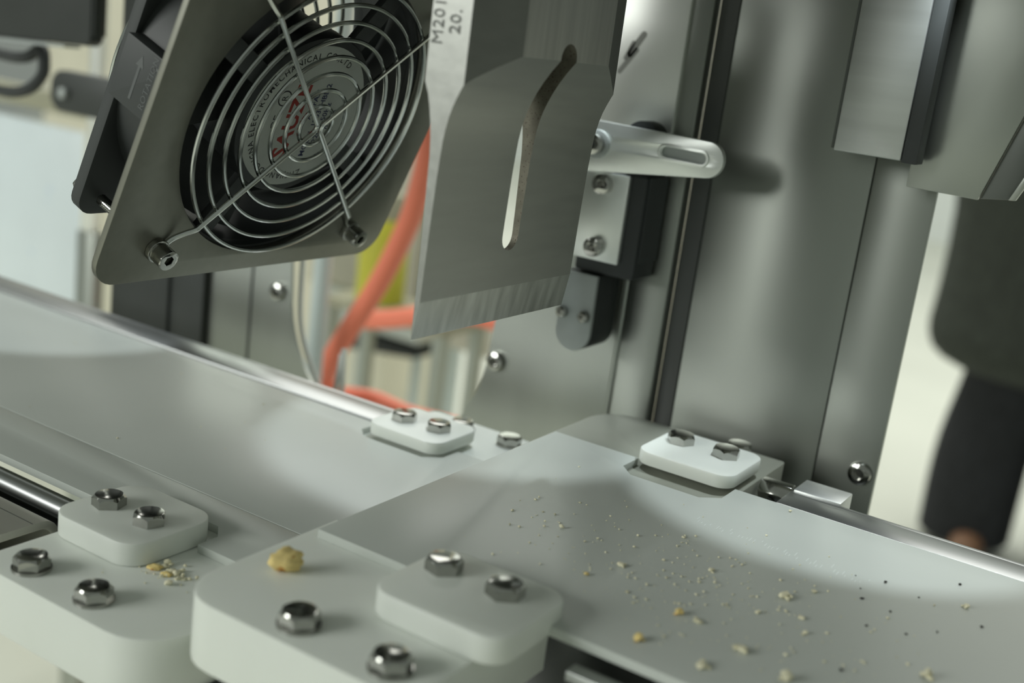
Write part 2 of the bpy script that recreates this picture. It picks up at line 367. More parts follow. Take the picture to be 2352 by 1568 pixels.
# ------------------------------------------------------------------ table sheets
def notched(x0, x1, y0, y1, notches):
    """outline of a sheet with chamfered notches ('f' front edge, 'r' rear edge)"""
    pts = [(x0, y0)]
    for (a, b, d, c) in sorted(n[1:] for n in notches if n[0] == 'f'):
        pts += [(a, y0), (a, y0+d-c), (a+c, y0+d), (b-c, y0+d), (b, y0+d-c), (b, y0)]
    pts += [(x1, y0), (x1, y1)]
    for (a, b, d, c) in sorted((n[1:] for n in notches if n[0] == 'r'), reverse=True):
        pts += [(b, y1), (b, y1-d+c), (b-c, y1-d), (a+c, y1-d), (a, y1-d+c), (a, y1)]
    return pts+[(x0, y1)]
up_s = loops_prism(bmesh.new(), [notched(-4.6, 420, -72, 75.6, [('f', 34.4, 79.5, 14, 6), ('r', 34.4, 76, 20, 6.5)])], 'z', -3, 0)
tag(obj('table_sheet', up_s, 'hdpe_sheet', None, 0.25), 'raised white plastic table sheet on the right, scattered with bread crumbs', 'table sheet')
scr = bmesh.new()
for k in range(46):
    t_ = k/45; x_ = 78+62*t_+random.uniform(-.4, .4); y_ = 33+random.uniform(-1.2, 1.2)+(0 if k % 9 else 3)-4*t_; l_ = random.uniform(1.2, 3.4)
    if k % 6 == 5: continue
    box(scr, x_, x_+.13, y_, y_+l_, 0.0, 0.03)
us = [o for o in C.objects if o.name.startswith('table_sheet')][0]
obj('scuff_marks', scr, 'scuff', us)['kind'] = 'stuff'
lo_s = loops_prism(bmesh.new(), [notched(-620, -14, -45.4, 68, [('r', -91, -46.5, 18, 6.5)])], 'z', -23, -20)
tag(obj('table_sheet', lo_s, 'hdpe_sheet', None, 0.2), 'lower white plastic table sheet on the left, the wide one along the rear rail', 'table sheet')
lo_f = loops_prism(bmesh.new(), [notched(-620, -14, -77, -46.1, [('f', -98, -51, 15, 6)])], 'z', -23, -20)
tag(obj('table_sheet', lo_f, 'hdpe_sheet', None, 0.15), 'narrow strip of the lower white table sheet in front of the thin seam', 'table sheet')

# ------------------------------------------------------------------ hex bolts and clamps
def bolt_mesh(af=10.0, h=4.0):
    bm = bmesh.new(); n = 48; r0 = af/2*.94
    def hexr(t): return af/2/math.cos(((t+PI/6) % (PI/3))-PI/6)
    T = [2*PI*i/n for i in range(n)]
    A = [bm.verts.new((hexr(t)*math.cos(t), hexr(t)*math.sin(t), 0)) for t in T]
    B = [bm.verts.new((hexr(t)*math.cos(t), hexr(t)*math.sin(t), h-.35-(hexr(t)-r0)*.9)) for t in T]
    D = [bm.verts.new((r0*math.cos(t), r0*math.sin(t), h-.1)) for t in T]
    E_ = [bm.verts.new((r0*.9*math.cos(t), r0*.9*math.sin(t), h)) for t in T]
    for P_, Q in ((A, B), (B, D), (D, E_)):
        for i in range(n): bm.faces.new((P_[i], P_[(i+1) % n], Q[(i+1) % n], Q[i]))
    bm.faces.new(E_); bm.faces.new(A[::-1])
    return finish_mesh('bolt', bm, 'bolt_steel', angle=24)
BOLT = bolt_mesh()
WASH = finish_mesh('washer', cyl(bmesh.new(), (0, 0, 0), (0, 0, 0.9), 6.1, n=40), 'bolt_steel')
def bolt(parent, x, y, z, rot, washer=True):
    base = parent.location/S
    o = link('bolt', BOLT, parent); o.location = (Vector((x, y, z+(0.9 if washer else 0)))-base)*S; o.rotation_euler = (0, 0, rot)
    if washer:
        q = link('washer', WASH, o); q.location = (0, 0, -0.9*S)
    return o
def chamf(x0, x1, y0, y1, c):
    """c = chamfers at (x0,y0),(x1,y0),(x1,y1),(x0,y1), rounded a little"""
    raw = []
    for (x, y, k, sx, sy) in ((x0, y0, 0, 1, 1), (x1, y0, 1, -1, 1), (x1, y1, 2, -1, -1), (x0, y1, 3, 1, -1)):
        cc = c[k]; pts = []
        for i in range(7):
            t = i/6*PI/2; pts.append((x+sx*cc*(1-math.sin(t)), y+sy*cc*(1-math.cos(t)))) # quarter round
        if sx*sy > 0: pts = pts[::-1]
        raw += pts if cc > .01 else [(x, y)]
    return raw
def clamp(label, zb, base, cch, cap, cbolts, bbolts, rots, capr=8.0, lift=0.0, bm_='hdpe_block'):
    t = thing('clamp', label, 'clamp', ((base[0]+base[1])/2, (base[2]+base[3])/2, zb-20), 'white plastic clamps on the table corners')
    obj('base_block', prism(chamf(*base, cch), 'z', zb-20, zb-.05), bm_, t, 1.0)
    obj('cap_block', prism(rrect(*cap, capr, 7), 'z', zb+.02+lift, zb+8.2), 'hdpe_block', t, 0.7)
    if lift: obj('spacer', bx(cap[0]+5, cap[1]-5, cap[2]+9, cap[3]-2, zb-.03, zb+lift), 'hdpe_block', t, 0.3)
    k = 0
    for x, y in cbolts: bolt(t, x, y, zb+8.2, rots[k], False); k += 1
    for x, y in bbolts: bolt(t, x, y, zb, rots[k]); k += 1
    return t
clamp('white plastic clamp in the front centre with a bread crust lying on its base', -3, (-9.5, 73, -126.5, -57), (15, 4, 0.02, 0.02), (36.5, 81, -99, -60.5), [(45.3, -74.5), (66.5, -74.5)], [(29.1, -117), (60.4, -117)], (0.25, 0.1, 0.45, 0.35))
clamp('white plastic clamp at the rear right, its cap in a notch of the raised sheet', -3, (-9, 76.3, 50, 133), (0.02, 0.02, 2, 18), (34.2, 75.2, 70.8, 108.5), [(43.6, 93.8), (63.5, 93.8)], [(57.5, 126)], (0.6, 0.2, 0.3), 7.0, 2.6, 'hdpe_natural_shaded')
clamp('white plastic clamp at the front left with yellow crumbs beside its cap', -23, (-93, -12.5, -131, -60), (3, 18, 0.02, 0.02), (-95.5, -54, -102.3, -64.5), [(-65.7, -85), (-85.4, -85.3)], [(-47.2, -121.5), (-76, -122)], (0.75, 0.3, 0.5, 0.2), 9.0)
clamp('white plastic clamp at the rear left beside the bright end of the rail', -23, (-92, -12, 48, 113), (0.02, 0.02, 4, 4), (-88.4, -49, 54.8, 88.5), [(-78.2, 70), (-60.3, 71.5)], [(-41, 101), (-67, 101)], (0.4, 0.7, 0.2, 0.5), 7.0, 2.6)

# ------------------------------------------------------------------ rails and supports
def rail(label, x0, x1, y0, y1, zt):
    t = thing('side_rail', label, 'rail', ((x0+x1)/2, (y0+y1)/2, zt-12))
    obj('bar', bx(x0, x1, y0, y1, zt-12, zt), 'rail_steel', t, 0.5)
    obj('rear_lip', bx(x0, x1, y1+.3, y1+3.2, zt-12, zt-.4), 'rail_steel', t, 0.3)
    return t
rail('long steel side rail behind the lower sheet, running in from the left', -620, -93, 69.6, 86.5, -19.2)
rail('steel side rail behind the raised sheet, running out to the right', 92.2, 420, 76.4, 91.5, -0.2)
ab = thing('end_block', 'small square aluminium block behind the start of the right rail', 'block', (102, 103, -20))
obj('block', bx(92.8, 111.6, 94.6, 110.4, -20, 0.2), 'aluminium', ab, 0.4)
obj('hex_stud', cyl(bmesh.new(), (78, 101, -5.4), (91, 101, -5.4), 5.0, n=6), 'bolt_steel', ab, 0.5)

tb = thing('square_tube', 'open-ended steel box tube left of the front left clamp', 'tube', (-330, -104, -62))
obj('wall', loops_prism(bmesh.new(), [rrect(-122, -87.5, -62, -26, 7), rrect(-119, -90.5, -59, -29, 4.5)[::-1]], 'x', -560, -108), 'tube_steel', tb, 0.2)
obj('seam', bx(-560, -108.2, -98.3, -98.0, -26.02, -25.9), 'stainless_dark', tb)
tag(obj('round_rod', cyl(bmesh.new(), (-560, -81.5, -27.2), (-97, -81.5, -27.2), 3.6, n=28), 'rail_steel'), 'thin polished steel rod between the box tube and the lower sheet', 'rod')
tag(obj('edge_strip', bx(91, 420, -79.5, -74, -9.4, -6.2), 'aluminium', None, 0.5), 'short bright metal strip in the dark under the front edge of the raised sheet', 'strip')
cb = thing('cross_bar', 'black cross bar under the gap between the two front clamps', 'bar', (-16, 20, -58))
obj('bar', bx(-21, -11, -118, 160, -58, -43.2), 'black_plastic_matt', cb, 0.6)
bd = thing('machine_bed', 'dark steel bed plate under the raised table sheet', 'machine bed', (200, 20, -80))
obj('bed_plate', bx(-8, 420, -70, 156, -70, -62), 'stainless_dark', bd, 0.6)
obj('front_support', bx(30, 70, -110, -78, -62, -23.1), 'stainless_dark', bd, 0.6)
obj('rear_support', bx(5, 70, 90, 128, -62, -23.1), 'stainless_dark', bd, 0.6)
obj('bed_leg', bx(380, 420, -70, -30, FLOOR, -70), 'stainless', bd, 1)
obj('bed_leg', bx(380, 420, 116, 156, FLOOR, -70), 'stainless', bd, 1)
sg = thing('support_frame', 'dark steel frame under the lower table sheet at left', 'frame', (-330, 0, FLOOR))
obj('cross_member', bx(-600, -560, -122, 156, -100, -62.2), 'stainless_dark', sg, 1)
obj('frame_leg', bx(-600, -560, -122, -82, FLOOR, -100), 'stainless', sg, 1)
obj('frame_leg', bx(-600, -560, 116, 156, FLOOR, -100), 'stainless', sg, 1)
obj('side_bearer', bx(-600, -95, 60, 86, -62, -31.4), 'stainless_dark', sg, 1)
obj('side_bearer', bx(-600, -95, -86.5, -66, -62, -32), 'stainless_dark', sg, 1)

# ------------------------------------------------------------------ ultrasonic blade
bl = thing('cutting_blade', 'grey stepped cutting blade with a long vertical slot hanging over the table', 'blade', (5, 0, 60))
prof = [(5.1, 60), (7.0, 72.5), (7.6, 95), (8.2, 112), (8.55, 118), (8.9, 123), (9.4, 126.5), (10.1, 130), (11.0, 133), (12.2, 136), (13.7, 139.2), (15.6, 142.6), (18.0, 146.2), (21.4, 150.6), (21.4, 240), (-7.4, 240), (-7.4, 150.6), (-4.0, 146.2), (-1.6, 142.6), (0.2, 139.2), (1.6, 136), (2.7, 132), (3.5, 128), (4.2, 123), (4.6, 118), (4.9, 100)]
xy = [(14.2, -47.2), (21.0, -27.7), (21.0, 27.7), (14.2, 47.2), (0, 47.2), (-7, 27.7), (-7, -27.7), (0, -47.2)]
def tmp(bm, name):
    bmesh.ops.recalc_face_normals(bm, faces=bm.faces); bmesh.ops.scale(bm, vec=(S*10,)*3, verts=bm.verts)
    me = bpy.data.meshes.new(name); bm.to_mesh(me); bm.free(); o = link(name, me); return o
A = tmp(prism(prof, 'y', -60, 60), 'blade_profile'); B = tmp(prism(xy, 'z', 50, 239), 'blade_plan')
slot = [(0.4+5.0*math.cos(a), 90.4+5.0*math.sin(a)) for a in [PI+i*PI/16 for i in range(17)]]+[(0.4+5.0*math.cos(a), 150.6+5.0*math.sin(a)) for a in [i*PI/16 for i in range(17)]]
Cc = tmp(prism(slot, 'x', -30, 40), 'slot_cut')
for cut, op in ((B, 'INTERSECT'), (Cc, 'DIFFERENCE')):
    md = A.modifiers.new('cut', 'BOOLEAN'); md.object = cut; md.operation = op; md.solver = 'EXACT'
dg = bpy.context.evaluated_depsgraph_get()
bme = bpy.data.meshes.new_from_object(A.evaluated_get(dg)); bme.name = 'blade_body'
for o in (A, B, Cc): bpy.data.objects.remove(o)
bme.transform(Matrix.Translation((-5*S, 0, -60*S)) @ Matrix.Scale(0.1, 4))
bme.materials.clear()
for n_ in ('titanium', 'titanium_brushed_lit', 'titanium_ground', 'slot_wall', 'titanium_shaded'): bme.materials.append(MATS[n_])
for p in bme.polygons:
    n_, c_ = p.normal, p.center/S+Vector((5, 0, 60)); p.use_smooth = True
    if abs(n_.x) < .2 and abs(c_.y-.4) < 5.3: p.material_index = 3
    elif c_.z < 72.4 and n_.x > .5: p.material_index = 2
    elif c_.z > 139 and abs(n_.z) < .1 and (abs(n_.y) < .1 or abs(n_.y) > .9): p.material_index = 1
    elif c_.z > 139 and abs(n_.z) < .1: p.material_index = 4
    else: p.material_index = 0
bme.set_sharp_from_angle(angle=math.radians(12))
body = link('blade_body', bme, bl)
fr = frame((4.6, -47.45, 150.5), (0, 0, 1), (-1, 0, 0), (0, -1, 0))
flat('engraved_number', text_bm(bmesh.new(), 'M2011', fr, 5.6, 1.08), 'ink_grey', bl, 'grey engraved code on the narrow face')
fr = frame((10.6, -47.45, 154), (0, 0, 1), (-1, 0, 0), (0, -1, 0))
flat('engraved_number', text_bm(bmesh.new(), '20.', fr, 5.6, 1.08, bold=0.03), 'ink_grey', bl, 'grey engraved frequency on the narrow face')

# ------------------------------------------------------------------ cooling fan
FC = Vector((-81.85, -1.1, 114.6)); fv = Vector((.384, 0, .9233)).normalized(); fu = Vector((0, 1, 0)); fn = fu.cross(fv)
FM = frame(FC, fu, fv, fn)                        # fan frame: x across, y up the plate, z out of the plate
fan = thing('cooling_fan', 'black axial fan with a wire finger guard on a grey square plate', 'fan', FC+fn*-20)
obj('mounting_sheet', loops_prism(bmesh.new(), [rrect(-76, 77, -66.5, 96, 11, 8), circ(0, 0, 58.2, 72)[::-1]], 'z', -6, -3.5, FM), 'fan_plate_steel', fan, 0.5)
obj('mounting_arm', box(bmesh.new(), -12, 12, 97, 178, -12, -6.1, FM), 'stainless', fan)
# housing: front flange, rear flange, throat
def flange(z0, z1): return loops_prism(bmesh.new(), [rrect(-60, 60, -60, 60, 7, 6), circ(0, 0, 57.2, 72)[::-1]], 'z', z0, z1, FM)
obj('front_flange', flange(-10.5, -6.1), 'black_plastic', fan, 0.4)
obj('rear_flange', flange(-42.5, -37.5), 'black_plastic_matt', fan, 0.5)
obj('throat', loops_prism(bmesh.new(), [circ(0, 0, 59.4, 72), circ(0, 0, 57.2, 72)[::-1]], 'z', -37.5, -10.5, FM), 'black_plastic', fan)
blk = obj('side_boss', prism(rrect(-9.5, 13.5, -36.8, -10.6, 0.8), 'x', -64, -58.2, FM), 'black_plastic_matt', fan, 0.3)
fs = frame(FM @ Vector((-64.1, -6.5, -19)), fv, -fn, -fu)
flat('embossed_text', text_bm(bmesh.new(), 'ROTATION', fs, 3.6, 1.05), 'emboss', blk)
fs = frame(FM @ Vector((-64.1, -1, -12.5)), fv, -fn, -fu)
flat('embossed_text', text_bm(bmesh.new(), 'AIR', fs, 3.6, 1.05), 'emboss', blk)
def fpoly(pts, off=-64.1):
    bm = bmesh.new(); bm.faces.new([bm.verts.new(FM @ Vector((off, a, b))) for a, b in pts]); return bm
flat('embossed_arrow', fpoly([(-6, -27.2), (6, -27.2), (6, -28.6), (10, -26.6), (6, -24.6), (6, -26.0), (-6, -26.0)]), 'emboss', blk)
flat('embossed_arrow', fpoly([(8.6, -20), (9.6, -20), (9.6, -14.5), (10.6, -14.5), (9.1, -12), (7.6, -14.5), (8.6, -14.5)]), 'emboss', blk)
# stator hub, struts, label
hub = obj('stator_hub', loops_prism(bmesh.new(), [circ(0, 0, 32.5, 64)], 'z', -16, -6.4, FM), 'black_plastic', fan, 0.8)
for a in (62, 152, 242, 332):
    t = math.radians(a); M2 = FM @ Matrix.Rotation(t, 4, 'Z')
    obj('strut', box(bmesh.new(), 31, 58, -4.2, 4.2, -11.5, -8.5, M2), 'black_plastic_matt', fan, 0.3)
lab = obj('rating_label', prism(circ(0, 0, 29.4, 64), 'z', -6.4, -6.1, FM), 'label_silver', fan)
LM = FM @ Matrix.Translation((0, 0, -6.03)) @ Matrix.Rotation(PI/2, 4, 'Z')      # lettering reads up the plate
flat('printed_ring_text', text_bm(bmesh.new(), 'ZHEJIANG DONGNA ELECTROMECHANICAL CO.,LTD', LM, 3.5, arc=(24.3, math.radians(202)), bold=0.04), 'ink_black', lab, 'black company lettering around the rim')
flat('printed_brand', text_bm(bmesh.new(), 'SAUZE', LM @ Matrix.Translation((-17.5, 3.0, 0)), 10.0, 1.06, bold=0.28), 'ink_red', lab, 'large red lettering')
flat('printed_mark', text_bm(bmesh.new(), 'CE', LM @ Matrix.Translation((-5.5, 13.0, 0)), 5.0, 1.1), 'ink_black', lab)
rg = loops_prism(bmesh.new(), [circ(7.5, 14.6, 3.2, 28), circ(7.5, 14.6, 2.7, 28)[::-1]], 'z', 0, .02, LM); text_bm(rg, 'R', LM @ Matrix.Translation((6.3, 13.2, 0)), 4.0)
flat('printed_mark', rg, 'ink_black', lab)
tx = bmesh.new()
for (x, y, s, b) in ((-1, -3.2, 3.6, 'AC FAN'), (-17, -7.4, 3.6, 'MODEL 12038HBL-2'), (-11, -11.4, 3.6, '220V~50Hz'), (-5, -15.6, 3.6, '0.14A')):
    text_bm(tx, b, LM @ Matrix.Translation((x, y, 0)), s, bold=0.06)
flat('printed_ratings', tx, 'ink_blue', lab, 'dark blue rating lines')
# impeller
rotor = obj('impeller_hub', loops_prism(bmesh.new(), [circ(0, 0, 31, 64)], 'z', -37, -16.1, FM), 'black_plastic', fan, 0.8)
for k in range(5):
    bm = bmesh.new(); a0 = k*2*PI/5+math.radians(62+36); rows = []
    for i in range(7):
        r = 30+25.5*i/6; row = []
        for j in range(7):
            t = j/6; ang = a0-(t-.5)*(0.84-.06*i/6); z = -17.5-17.5*t
            row.append((bm.verts.new(FM @ Vector((r*math.cos(ang), r*math.sin(ang), z+.7))), bm.verts.new(FM @ Vector((r*math.cos(ang), r*math.sin(ang), z-.7)))))
        rows.append(row)
    for i in range(6):
        for j in range(6):
            for s in (0, 1):
                q = [rows[i][j][s], rows[i+1][j][s], rows[i+1][j+1][s], rows[i][j+1][s]]; bm.faces.new(q if s == 0 else q[::-1])
    for i in range(6):
        for j in (0, 6): bm.faces.new((rows[i][j][0], rows[i+1][j][0], rows[i+1][j][1], rows[i][j][1]))
        for q in (0, 6): bm.faces.new((rows[q][i][0], rows[q][i+1][0], rows[q][i+1][1], rows[q][i][1]))
    obj('fan_blade', bm, 'black_plastic', rotor)
# finger guards
RAD = [55.55-6.772*k for k in range(8)]
def guard(z, front):
    g = obj('finger_guard', tube(bmesh.new(), [FM @ Vector((RAD[7]*math.cos(i*PI/24), RAD[7]*math.sin(i*PI/24), z)) for i in range(48)], 0.85, 8, True), 'wire_chrome', fan)
    for r in RAD[:7]:
        n = max(48, int(r*1.8)); obj('ring', tube(bmesh.new(), [FM @ Vector((r*math.cos(2*PI*i/n), r*math.sin(2*PI*i/n), z)) for i in range(n)], 0.85, 8, True), 'wire_chrome', g)
    zs = z+1.6 if front else z-1.6; zt = -2.2 if front else -43.8
    for sx in (-1, 1):
        h = []
        for sy in (1, -1):
            leg_ = [(50.0, zt), (47.5, zt+.2), (44.4, (zt+zs)/2), (41.8, zs-.1), (39, zs), (20, zs), (6, zs), (3.4, zs)]
            q = [(sx*a, sy*a, b) for a, b in leg_]
            h.append(q)
        path = spline(h[0], 4)+spline([(sx*3.4, 3.4, zs), (sx*1.5, 1.2, zs), (sx*1.5, -1.2, zs), (sx*3.4, -3.4, zs)], 5)[1:-1]+spline(h[1], 4)[::-1]
        obj('spoke', tube(bmesh.new(), [FM @ V(p) for p in path], 1.0, 10), 'wire_chrome', g)
        for sy in (1, -1):
            obj('eyelet', tube(bmesh.new(), [FM @ Vector((sx*52.4+3.6*math.cos(i*PI/12), sy*52.4+3.6*math.sin(i*PI/12), zt)) for i in range(24)], 1.0, 8, True), 'wire_chrome', g)
guard(0.0, True); guard(-47.5, False)
for sx in (-1, 1):
    for sy in (-1, 1):
        x, y = sx*52.4, sy*52.4
        bm = loops_prism(bmesh.new(), [circ(x, y, 3.9, 32), circ(x, y, 2.0, 6, .3)[::-1]], 'z', 0.3, 4.6, FM)
        b0 = obj('socket_bolt', bm, 'bolt_steel', fan, 0.3)
        bm = bmesh.new(); cyl(bm, FM @ Vector((x, y, -1.2)), FM @ Vector((x, y, 1.4)), 3.85, n=32); obj('bolt_core', bm, 'bolt_steel', b0)
        obj('washer', cyl(bmesh.new(), FM @ Vector((x, y, -3.45)), FM @ Vector((x, y, -1.2)), 4.6, n=32), 'bolt_steel', b0, 0.3)
        # threaded shank showing between the flanges
        th = bmesh.new(); pts = []; rr = []
        for i in range(61):
            z = -6-30*i/60; pts.append(FM @ Vector((x, y, z))); rr.append(2.15 if i % 2 else 1.75)
        tube(th, pts, rr, 12); obj('thread', th, 'bolt_steel', b0, angle=80)
        obj('rear_nut', loops_prism(bmesh.new(), [circ(x, y, 4.6, 6)], 'z', -47, -42.6, FM), 'bolt_steel', b0, 0.4)

# ------------------------------------------------------------------ bread crumbs
def crumb_bm(bm, c, r, flatn=.6):
    q = bmesh.ops.create_icosphere(bm, subdivisions=1, radius=1)
    ax = Vector((random.uniform(.7, 1.4), random.uniform(.7, 1.3), random.uniform(.4, .8)))
    rz = Matrix.Rotation(random.uniform(0, 6.3), 3, 'Z')
    for v in q['verts']:
        v.co = rz @ Vector((v.co.x*ax.x, v.co.y*ax.y, v.co.z*ax.z))*r*random.uniform(.7, 1.25)+Vector(c)
    m_ = min(v.co.z for v in q['verts'])
    for v in q['verts']: v.co.z += c[2]-m_
    return bm
BIG = [(48.4, -10.3, 1.1), (76.6, -21.6, 1.2), (72, -35.5, 1.0), (81.6, 15.5, .9), (99.2, -2, 1.2), (104.3, -37.4, 1.5), (110.8, -38.1, 1.4), (126.8, -44.4, 2.0), (123.4, -1.5, 1.9), (129.6, 9.3, .9), (136.8, -20.3, 1.0), (121.4, -18.7, 1.0), (102.5, -60.8, 1.4), (121.6, -60.9, 1.8), (141.6, -50.2, 1.8), (170.2, 37.7, 1.2), (171.5, -19, 1.8), (132.5, -11.7, 1.0)]
for i, (x, y, r) in enumerate(BIG):
    bm = bmesh.new(); crumb_bm(bm, (x, y, 0), r)
    if r > 1.15:
        for k in range(3): crumb_bm(bm, (x+random.uniform(-1, 1)*r, y+random.uniform(-1, 1)*r, 0), r*.55)
    tag(obj('bread_crumb', bm, 'crust' if i in (2, 5, 12) else 'crumb', None, angle=60), 'bread crumb lying on the raised table sheet', 'crumb', 'larger crumbs on the raised sheet')
sm = bmesh.new()
for (x, y) in [(61.4, -8.9), (69.8, 4.2), (82.9, 11.2), (98.8, -10.8), (125, -9.9), (141.7, -15.2), (129.1, -21), (122.9, -61.1), (86.6, -36.5), (91.3, -41.5), (111.6, -22), (29.5, 3.7), (29.3, -11.1), (23.4, 46.1), (55.4, 24.2), (73.9, 9.3), (94.1, -13.7), (101.7, 12.9), (101.7, 40.9), (100, 70.4), (44, -14.3)]:
    crumb_bm(sm, (x, y, 0), random.uniform(.35, .6))
for k in range(340):
    x = random.triangular(15, 180, 95); y = random.gauss(-12, 24)
    if -64 < y < 52 and not (y < -50 and x < 86): crumb_bm(sm, (x, y, 0), random.choice((.15, .2, .25, .3, .4, .5)))
for k in range(16): crumb_bm(sm, (random.uniform(-290, -100), random.uniform(-40, 50), -20), random.uniform(.15, .5))
tag(obj('fine_crumbs', sm, 'crumb', angle=60), 'dust of tiny bread crumbs over the table sheets', 'crumbs', kind='stuff')
dk = bmesh.new()
for (x, y, r) in [(164.6, 54.4, .9), (142.6, 16.9, 1.0), (145, 35.5, .8), (156.4, 32.8, .5), (152.2, 14.7, .6), (177, 26.8, .8), (135.8, 32.9, .4), (151.7, -33.9, .9), (149.2, -.9, .7), (160, 3, .5), (140, 24, .4), (167, 12, .5)]:
    crumb_bm(dk, (x, y, 0), r*.75)
tag(obj('dark_specks', dk, 'speck_dark', angle=60), 'dark burnt specks on the bright right part of the raised sheet', 'crumbs', kind='stuff')
def lump(c, ax, rz, m, label, name='bread_crust'):
    bm = bmesh.new(); q = bmesh.ops.create_icosphere(bm, subdivisions=3, radius=1)
    for v in q['verts']:
        n_ = 1+.16*math.sin(5*v.co.x+c[0])*math.cos(4*v.co.y+1)+.12*math.sin(9*v.co.z+3*v.co.x)
        v.co = Matrix.Rotation(rz, 3, 'Z') @ Vector((v.co.x*ax[0]*n_, v.co.y*ax[1]*n_, v.co.z*ax[2]*n_))
    m_ = min(v.co.z for v in q['verts'])
    for v in q['verts']: v.co += Vector(c); v.co.z -= m_
    return tag(obj(name, bm, m, angle=70), label, 'crumb')
lump((4.4, -96, -3), (5.0, 3.2, 3.4), .9, 'crust', 'curled golden bread crust on the base of the front centre clamp')
lump((-50.6, -95.2, -23), (2.4, 1.4, .9), .6, 'crust', 'orange-brown crust flake beside the front left cap, left one', 'crust_flake')
lump((-44.8, -95.6, -23), (1.9, 1.0, .7), .3, 'crust', 'orange-brown crust flake beside the front left cap, right one', 'crust_flake')
pl = bmesh.new()
for k in range(34): crumb_bm(pl, (random.gauss(-45, 5), random.gauss(-92.5, 2.2), -23), random.uniform(.4, 1.3))
for k in range(30): crumb_bm(pl, (random.gauss(-48, 9), random.gauss(-98, 5), -23), random.uniform(.15, .4))
tag(obj('crumb_pile', pl, 'crumb', angle=60), 'loose pale crumbs heaped on the front left clamp base', 'crumbs', kind='stuff')

# ------------------------------------------------------------------ things seen through and beside the machine
hs = spline([(-340, 450, 190), (-358.6, 450, 91.7), (-356.6, 450, 60.3), (-361, 450, 27.3), (-370, 450, -7.3), (-393.7, 450, -61.2), (-421.9, 450, -110.7), (-440.4, 450, -147.5), (-446, 450, -185), (-440, 450, -240), (-440, 452, FLOOR+8)], 8)
tag(obj('air_hose', tube(bmesh.new(), hs, 9.4, 14), 'red_hose'), 'orange-red air hose slanting down across the rear opening', 'hose')
h2 = spline([(-604, 702, -177), (-563, 700, -166), (-516, 700, -151), (-440, 700, -135), (-400, 702, -160), (-395, 704, -300), (-395, 704, FLOOR+8)], 8)
tag(obj('air_hose', tube(bmesh.new(), h2, 11, 14), 'red_hose'), 'red air hose lying level behind the blade tip', 'hose')
h3 = spline([(-500, 490, FLOOR+8), (-500, 490, -280), (-475, 490, -200), (-425.9, 490, -180), (-375.7, 490, -182), (-319.6, 490, -178), (-284, 490, -174), (-240, 490, -190), (-230, 490, -400), (-230, 490, FLOOR+8)], 8)
tag(obj('air_hose', tube(bmesh.new(), h3, 7, 12), 'red_hose'), 'red air hose just above the left rail in the opening', 'hose')
pp = thing('pipe_post', 'pale upright pipe left of the slanting red hose', 'pipe', (-432, 420, FLOOR))
obj('pipe', cyl(bmesh.new(), (-432, 420, FLOOR+6), (-432, 420, 330), 7.5, n=24), 'pale_pipe', pp)
obj('foot_plate', bx(-462, -402, 390, 450, FLOOR, FLOOR+6), 'stainless', pp)
cw = spline([(-232, 168, 40), (-233, 170, -8), (-230, 172, -30), (-222, 176, -52), (-212, 180, -75), (-205, 182, -110), (-205, 182, FLOOR+3)], 6)
tag(obj('cable', tube(bmesh.new(), cw, 1.6, 8), 'rim_highlight_white'), 'thin white line for the highlight along the left rim of the rear opening', 'cable')  # white line stands for the highlight on the opening's rim
can = thing('yellow_drum', 'yellow-green drum on a trolley behind the slanting red hose', 'drum', (-738, 900, FLOOR+830))
obj('drum', cyl(bmesh.new(), (-738, 900, -208), (-738, 900, -95), 33, n=40), 'yellow_can', can, 2)
obj('lid', cyl(bmesh.new(), (-738, 900, -95), (-738, 900, -62), 30, 22, 40), 'olive_paint', can, 2)
tr = thing('steel_trolley', 'grey trolley carrying the yellow-green drum', 'trolley', (-700, 900, FLOOR))
obj('deck', bx(-800, -600, 860, 960, -222, -208.2), 'olive_paint', tr, 2)
obj('lower_deck', bx(-800, -600, 860, 960, -700, -690), 'olive_paint', tr, 2)
for x in (-792, -608):
    for y in (868, 952): obj('trolley_leg', bx(x-8, x+8, y-8, y+8, FLOOR, -222), 'stainless', tr)
gm = thing('floor_cabinet', 'olive-grey cabinet on thin legs far behind the rear opening', 'cabinet', (-1080, 1400, FLOOR))
obj('cabinet_body', bx(-1230, -968, 1320, 1500, -330, 40), 'olive_paint', gm, 4)
obj('cabinet_door', bx(-1220, -978, 1312, 1320, -320, 20), 'beige_board', gm, 2)
obj('skirt', bx(-1225, -972, 1330, 1490, -395, -330.2), 'wall_paint', gm, 2)
for x in (-1215, -985): obj('cabinet_leg', bx(x-7, x+7, 1470, 1484, FLOOR, -395), 'pale_pipe', gm)
cr = thing('pallet_crate', 'beige crate on thin legs behind the blade tip', 'crate', (-870, 1350, FLOOR))
obj('crate_box', bx(-962, -800, 1300, 1420, -372, -300), 'beige_board', cr, 2)
obj('crate_edge', bx(-799.8, -788, 1300, 1420, -375, -240), 'wall_paint', cr, 2)
for x in (-950, -806): obj('crate_leg', bx(x-6, x+6, 1400, 1412, FLOOR, -372), 'pale_pipe', cr)
dm = thing('floor_shadow', 'black slab for the shadow band low behind the rear opening', 'shadow_slab', (-1020, 1360, FLOOR))  # black slab put in for the shadow band under the background things
obj('shadow_slab', prism([(-1130, -440), (-976, -422), (-976, -408), (-1130, -404)], 'y', 1330, 1470), 'black_plastic', dm, 3)
obj('slab_post', bx(-1060, -1046, 1440, 1454, FLOOR, -432), 'pale_pipe', dm)
wm = thing('white_machine', 'tall cream machine cabinet standing behind the blade', 'cabinet', (-560, 1250, FLOOR))
obj('cabinet_body', bx(-738, -300, 1240, 1500, FLOOR+60, 900), 'cream_paint', wm, 5)
